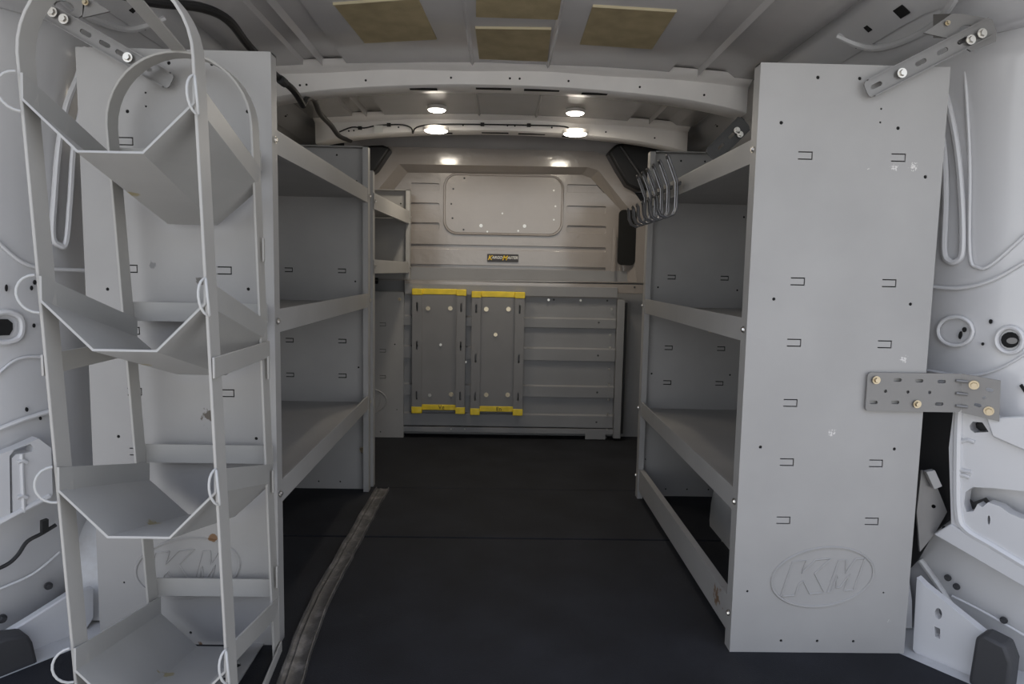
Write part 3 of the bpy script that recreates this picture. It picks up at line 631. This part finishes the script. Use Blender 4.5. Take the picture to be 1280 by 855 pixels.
# side trim to the right of the panel
put('hinge_strip', MB().box(Q(779, 450).x, Q(781.5, 450).x, YP - .01, YP + .02, .03, Q(640, 376).z), BLK, pp)
def channel(xa, xb, xc, xd, yt, yb, bolts, label, slots, mark, labc):
    t = thing('mounting_channel', label, 'channel', Q((xa + xd) / 2, yb, -.04))
    zt, zb_ = Q(640, yt).z, Q(640, yb).z; X = [Q(x, 440).x for x in (xa, xb, xc, xd)]
    put('base_plate', MB().box(X[1], X[2], YP - .030, YP - .026, zb_ + .012, zt), GCH, t)
    for k, (x0, x1) in enumerate(((X[0], X[1]), (X[2], X[3]))):
        ct = MB()
        for sy in slots[k]:
            z = Q(640, sy).z; ct.prism([Vector(p) + Vector((0, -.02, 0)) for p in slotpts(((x0 + x1) / 2, YP - .044, z), (0, 0, 1), (1, 0, 0), .020, .004)], (0, .06, 0))
        put('side_channel', MB().box(x0, x1, YP - .044, YP - .020, zb_, zt), GCH, t, cut=ct)
        put('end_tape', MB().box(x0 - .0015, x1 + .0015, YP - .046, YP - .018, zt - .027, zt + .001), YEL, t, bevel=.002)
        put('end_tape', MB().box(x0 - .0015, x1 + .0015, YP - .046, YP - .018, zb_ - .002, zb_ + .028), YEL, t, bevel=.002)
    put('end_tape', MB().box(X[1] + .001, X[2] - .001, YP - .032, YP - .024, zt - .024, zt + .002), YEL, t, bevel=.002)
    e = put('end_tape', MB().box(X[1] + .001, X[2] - .001, YP - .032, YP - .024, zb_ + .012, zb_ + .037), YEL, t, bevel=.002)
    put('marker_writing', text_mb(mark, .026, ((X[1] + X[2]) / 2 + .012, YP - .0326, zb_ + .0245), (1, 0, 0), (0, 0, 1), .0006), PEN, e, smooth=False)
    for x, y, r in bolts: bolt(t, Q(x, y, -.031), (0, -1, 0), r, BR if r > .008 else ZN, .006)
GCH = mat('channel_grey', (.215, .21, .21), .5, bump=.05, bscale=300, dirt=((.33, .33, .32), 14, .64, .35))
channel(516.5, 528.5, 571, 582, 363, 515.5, [(536, 385, .010), (563.5, 385, .010), (551.5, 430, .006), (538, 492.5, .008), (564.5, 491.5, .0105)], 'left of two yellow-tipped grey channel plates on the partition panel', ((385, 432.5, 494), (385, 432.5, 494)), 'Ve', 0)
channel(589.5, 600.5, 642.5, 654, 365, 516.5, [(608, 386, .0105), (635.5, 386, .0105), (619.5, 417.5, .0085), (608, 492, .0105), (634.5, 492, .0105)], 'right of two yellow-tipped grey channel plates on the partition panel', ((386, 447, 494), (386, 447, 494)), 'En', 0)

# ================================================================== CEILING THINGS
def pad(pts, label):
    q = [P(x, y, Z=1.383) for x, y in pts]; q2 = []
    for p in q: q2.append(Vector((p.x, p.y, rz(p.x) - .004)))
    t = thing('sound_pad', label, 'pad', (sum(p.x for p in q) / 4, sum(p.y for p in q) / 4, 1.375), 'sound pads on the roof')
    put('pad_sheet', MB().prism(q2, (0, 0, .004)), PAD, t)
    e = MB()
    d = sorted(q2, key=lambda p: p.y)[:2]; e.bar(d[0], d[1], (0, .003, 0), (0, 0, .006)); put('pad_edge', e, PEDG, t)
pad([(416, 3), (522, -1), (546, 51), (456, 53)], 'tan square pad stuck to the roof, leftmost of the four')
pad([(595, -30), (705, -30), (698, 27), (595, 24)], 'tan pad in the middle of the roof cut by the top edge of the photo')
pad([(594, 37), (689, 38), (684, 79), (599, 76)], 'tan pad in the middle of the roof nearest the front roof bow')
pad([(741, 9), (846, 12), (815, 60), (725, 57)], 'tan square pad stuck to the roof, rightmost of the four')
def lamp(x, y, Z, r, label, pw):
    p = P(x, y, Z=Z); t = thing('ceiling_lamp', label, 'lamp', p, 'round ceiling lamps')
    put('bezel', MB().cyl(p + Vector((0, 0, .012)), p + Vector((0, 0, -.002)), r * 1.12, 28, r * 1.12), RB, t, bevel=.002)
    b = MB(); rings = []
    for k in range(5):
        a = k / 4 * math.pi / 2; rings.append([p + Vector((r * math.cos(a) * math.cos(u) if k < 4 else .0005 * math.cos(u), r * math.cos(a) * math.sin(u) if k < 4 else .0005 * math.sin(u), -.002 - .008 * math.sin(a))) for u in [2 * math.pi * j / 24 for j in range(24)]])
    b.loft(rings, True, True); put('lens', b, LENS, t)
    l = bpy.data.lights.new('lamp_light', 'AREA'); l.shape = 'DISK'; l.size = r * 1.8; l.energy = pw; l.color = (1, .88, .70)
    o = bpy.data.objects.new('lamp_light', l); COL.objects.link(o); o.parent = t; o.location = (0, 0, -.016)
lamp(545, 163, 1.322, .046, 'large lit round lamp on the front roof bow, left one', LAMP_POWER)
lamp(719, 167, 1.320, .046, 'large lit round lamp on the front roof bow, right one', LAMP_POWER)
lamp(546, 137, 1.372, .033, 'small lit round lamp between the roof bows, left one', LAMP_POWER * .6)
lamp(719, 141, 1.372, .033, 'small lit round lamp between the roof bows, right one', LAMP_POWER * .6)
# wire along the front bow
pts = [(424, 165), (440, 159), (455, 160), (470, 157), (485, 156), (503, 156), (514, 160), (516, 167), (521, 159), (545, 155.5), (600, 155.5), (660, 156.5), (705, 158), (712, 163)]
t = thing('lamp_wire', 'thin black wire clipped along the front roof bow between the lamps', 'wire', P(570, 158, Y=2.882))
put('wire', MB().tube(spline([P(x, y, Y=2.880) for x, y in pts], 4), .0028, 6), BLK, t)
for x, y in ((450, 160), (486, 156), (603, 155.5), (661, 156.5)): p = P(x, y, Y=2.878); put('clip', MB().box(p.x - .008, p.x + .008, p.y - .004, p.y + .004, p.z - .007, p.z + .007), BLK, t, bevel=.002)
p = P(473, 161, Y=2.876); put('tag', MB().box(p.x - .018, p.x + .018, p.y, p.y + .002, p.z - .014, p.z + .014), TXW, t, label='white paper tag')
# left loom
t = thing('wiring_loom', 'thick black taped wiring loom along the left roof rail', 'cable', P(300, 50, X=-.76))
path = [P(130, -14, Y=1.32), P(190, 2, Y=1.40), P(250, 9, Y=1.52), P(285, 25, Y=1.62), P(309, 55, Y=1.78), P(342, 92, Y=2.0), P(366, 112, Y=2.12), P(379, 132, Y=2.19)]
put('loom', MB().tube(spline(path, 6), .010, 10), BLK, t)
path = [P(379, 132, Y=2.19), P(383, 124, Y=2.24), P(392, 124, Y=2.30), P(400, 142, Y=2.42), P(414, 157, Y=2.60), P(424, 170, Y=2.80), P(438, 176, Y=2.95)]
put('loom', MB().tube(spline(path, 6), .009, 10), BLK, t)
for i, y in ((0, 1.9),): put('tape_band', MB().cyl(P(350, 99, Y=2.03), P(356, 104, Y=2.06), .0125, 10), DG, t)
# rail fittings beyond the shelves
for s, par in ((1, wr), (-1, wl)):
    for (yy, f, a_, c_) in ((1.50, .5, .012, .016), (1.62, .55, .008, .008), (1.70, .45, .006, .006), (2.1, .5, .010, .02), (2.5, .45, .012, .018), (2.7, .6, .006, .008)):
        x = .90 * (1 - f) + .757 * f; z = 1.25 * (1 - f) + 1.372 * f + .013; d = Vector((-s * .143, 0, .122)).normalized(); n = Vector((-s * .122, 0, -.143)).normalized()
        c = Vector((s * x, yy, z)) + n * .002
        put('rail_hole', MB().prism([c + d * a_ * u + Vector((0, c_ * v, 0)) for u, v in ((-1, -1), (1, -1), (1, 1), (-1, 1))], -n * .003), HOLE, par, smooth=False)
    put('rail_bead', MB().tube(spline([Vector((s * x, y, z)) for x, y, z in ((.80, 1.72, 1.345), (.86, 1.66, 1.30), (.88, 1.5, 1.285), (.86, 1.38, 1.30), (.83, 1.30, 1.325))], 5), .008, 8), WH, par)
DS = mat('dark_steel', (.10, .10, .10), .5, metal=.3)
t = thing('roof_bracket', 'dark slotted steel bracket above the right shelving, partly hidden', 'bracket', P(915, 175, Y=2.0))
slot_bar(t, P(888, 196, Y=2.0), P(932, 152, Y=2.0), .05, DS, (.3, .6), 2.0)
for x, y in ((921, 163), (925, 168)): bolt(t, P(x, y, Y=1.993), (0, -1, 0), .009, ZN, .007)

# ================================================================== FLOOR THINGS
c0 = [(478, 611), (463, 636), (448, 664), (434, 688), (428, 700), (406, 739), (386, 784), (368, 836), (352, 890), (340, 950)]
cl = spline([P(x, y, Z=.006) for x, y in c0], 6); rings = []
prof = [(-1, .0), (-.98, .007), (-.88, .009), (-.78, .004), (-.5, .003), (-.3, .005), (0, .0035), (.5, .003), (.82, .004), (.92, .008), (1, .0075), (1.02, 0)]
for i, p in enumerate(cl):
    a = cl[max(i - 1, 0)]; c = cl[min(i + 1, len(cl) - 1)]; d = (c - a).normalized(); n = Vector((-d.y, d.x, 0))
    wv = .023 + .0008 * math.sin(i * .9) ; wob = .0009 * math.sin(i * 1.7)
    rings.append([Vector((p.x, p.y, .001)) + n * u * wv + Vector((0, 0, z * 1.3 + (wob if z > 0 else 0) + (.001 if z > 0 else 0))) for u, z in prof])
put('rubber_trim_strip', MB().loft(rings, True, True), STR, label='long dusty rubber trim strip lying curved on the black floor mat', cat='strip')
def block(side, pts, label):
    n = WN[side]; q = [W(side, x, y, .13) for x, y in pts]
    t = thing('rubber_stop', label, 'stop', (sum(p.x for p in q) / len(q), sum(p.y for p in q) / len(q), min(p.z for p in q)))
    put('stop_body', MB().prism(q, -n * .05), DG, t, bevel=.006)
block(1, [(1219, 797), (1229, 794), (1256, 808), (1264, 830), (1258, 880), (1226, 882), (1210, 852)], 'dark plastic stop block on the sill at the bottom right corner')
block(-1, [(-30, 812), (10, 797), (36, 794), (42, 804), (52, 846), (46, 885), (-30, 885)], 'dark plastic stop block on the sill at the bottom left corner')
t = thing('wall_cable', 'thin black cable hanging along the lower left white wall', 'cable', W(-1, 30, 700, .03))
put('cable', MB().tube(spline([W(-1, x, y, .045) for x, y in ((-20, 718), (8, 706), (22, 694), (34, 677), (52, 667), (70, 656))], 5), .004, 8), BLK, t)
put('cable_clip', MB().prism([W(-1, x, y, .05) for x, y in ((53, 652), (61, 649), (61, 664), (53, 667))], -WN[-1] * .012), BLK, t)
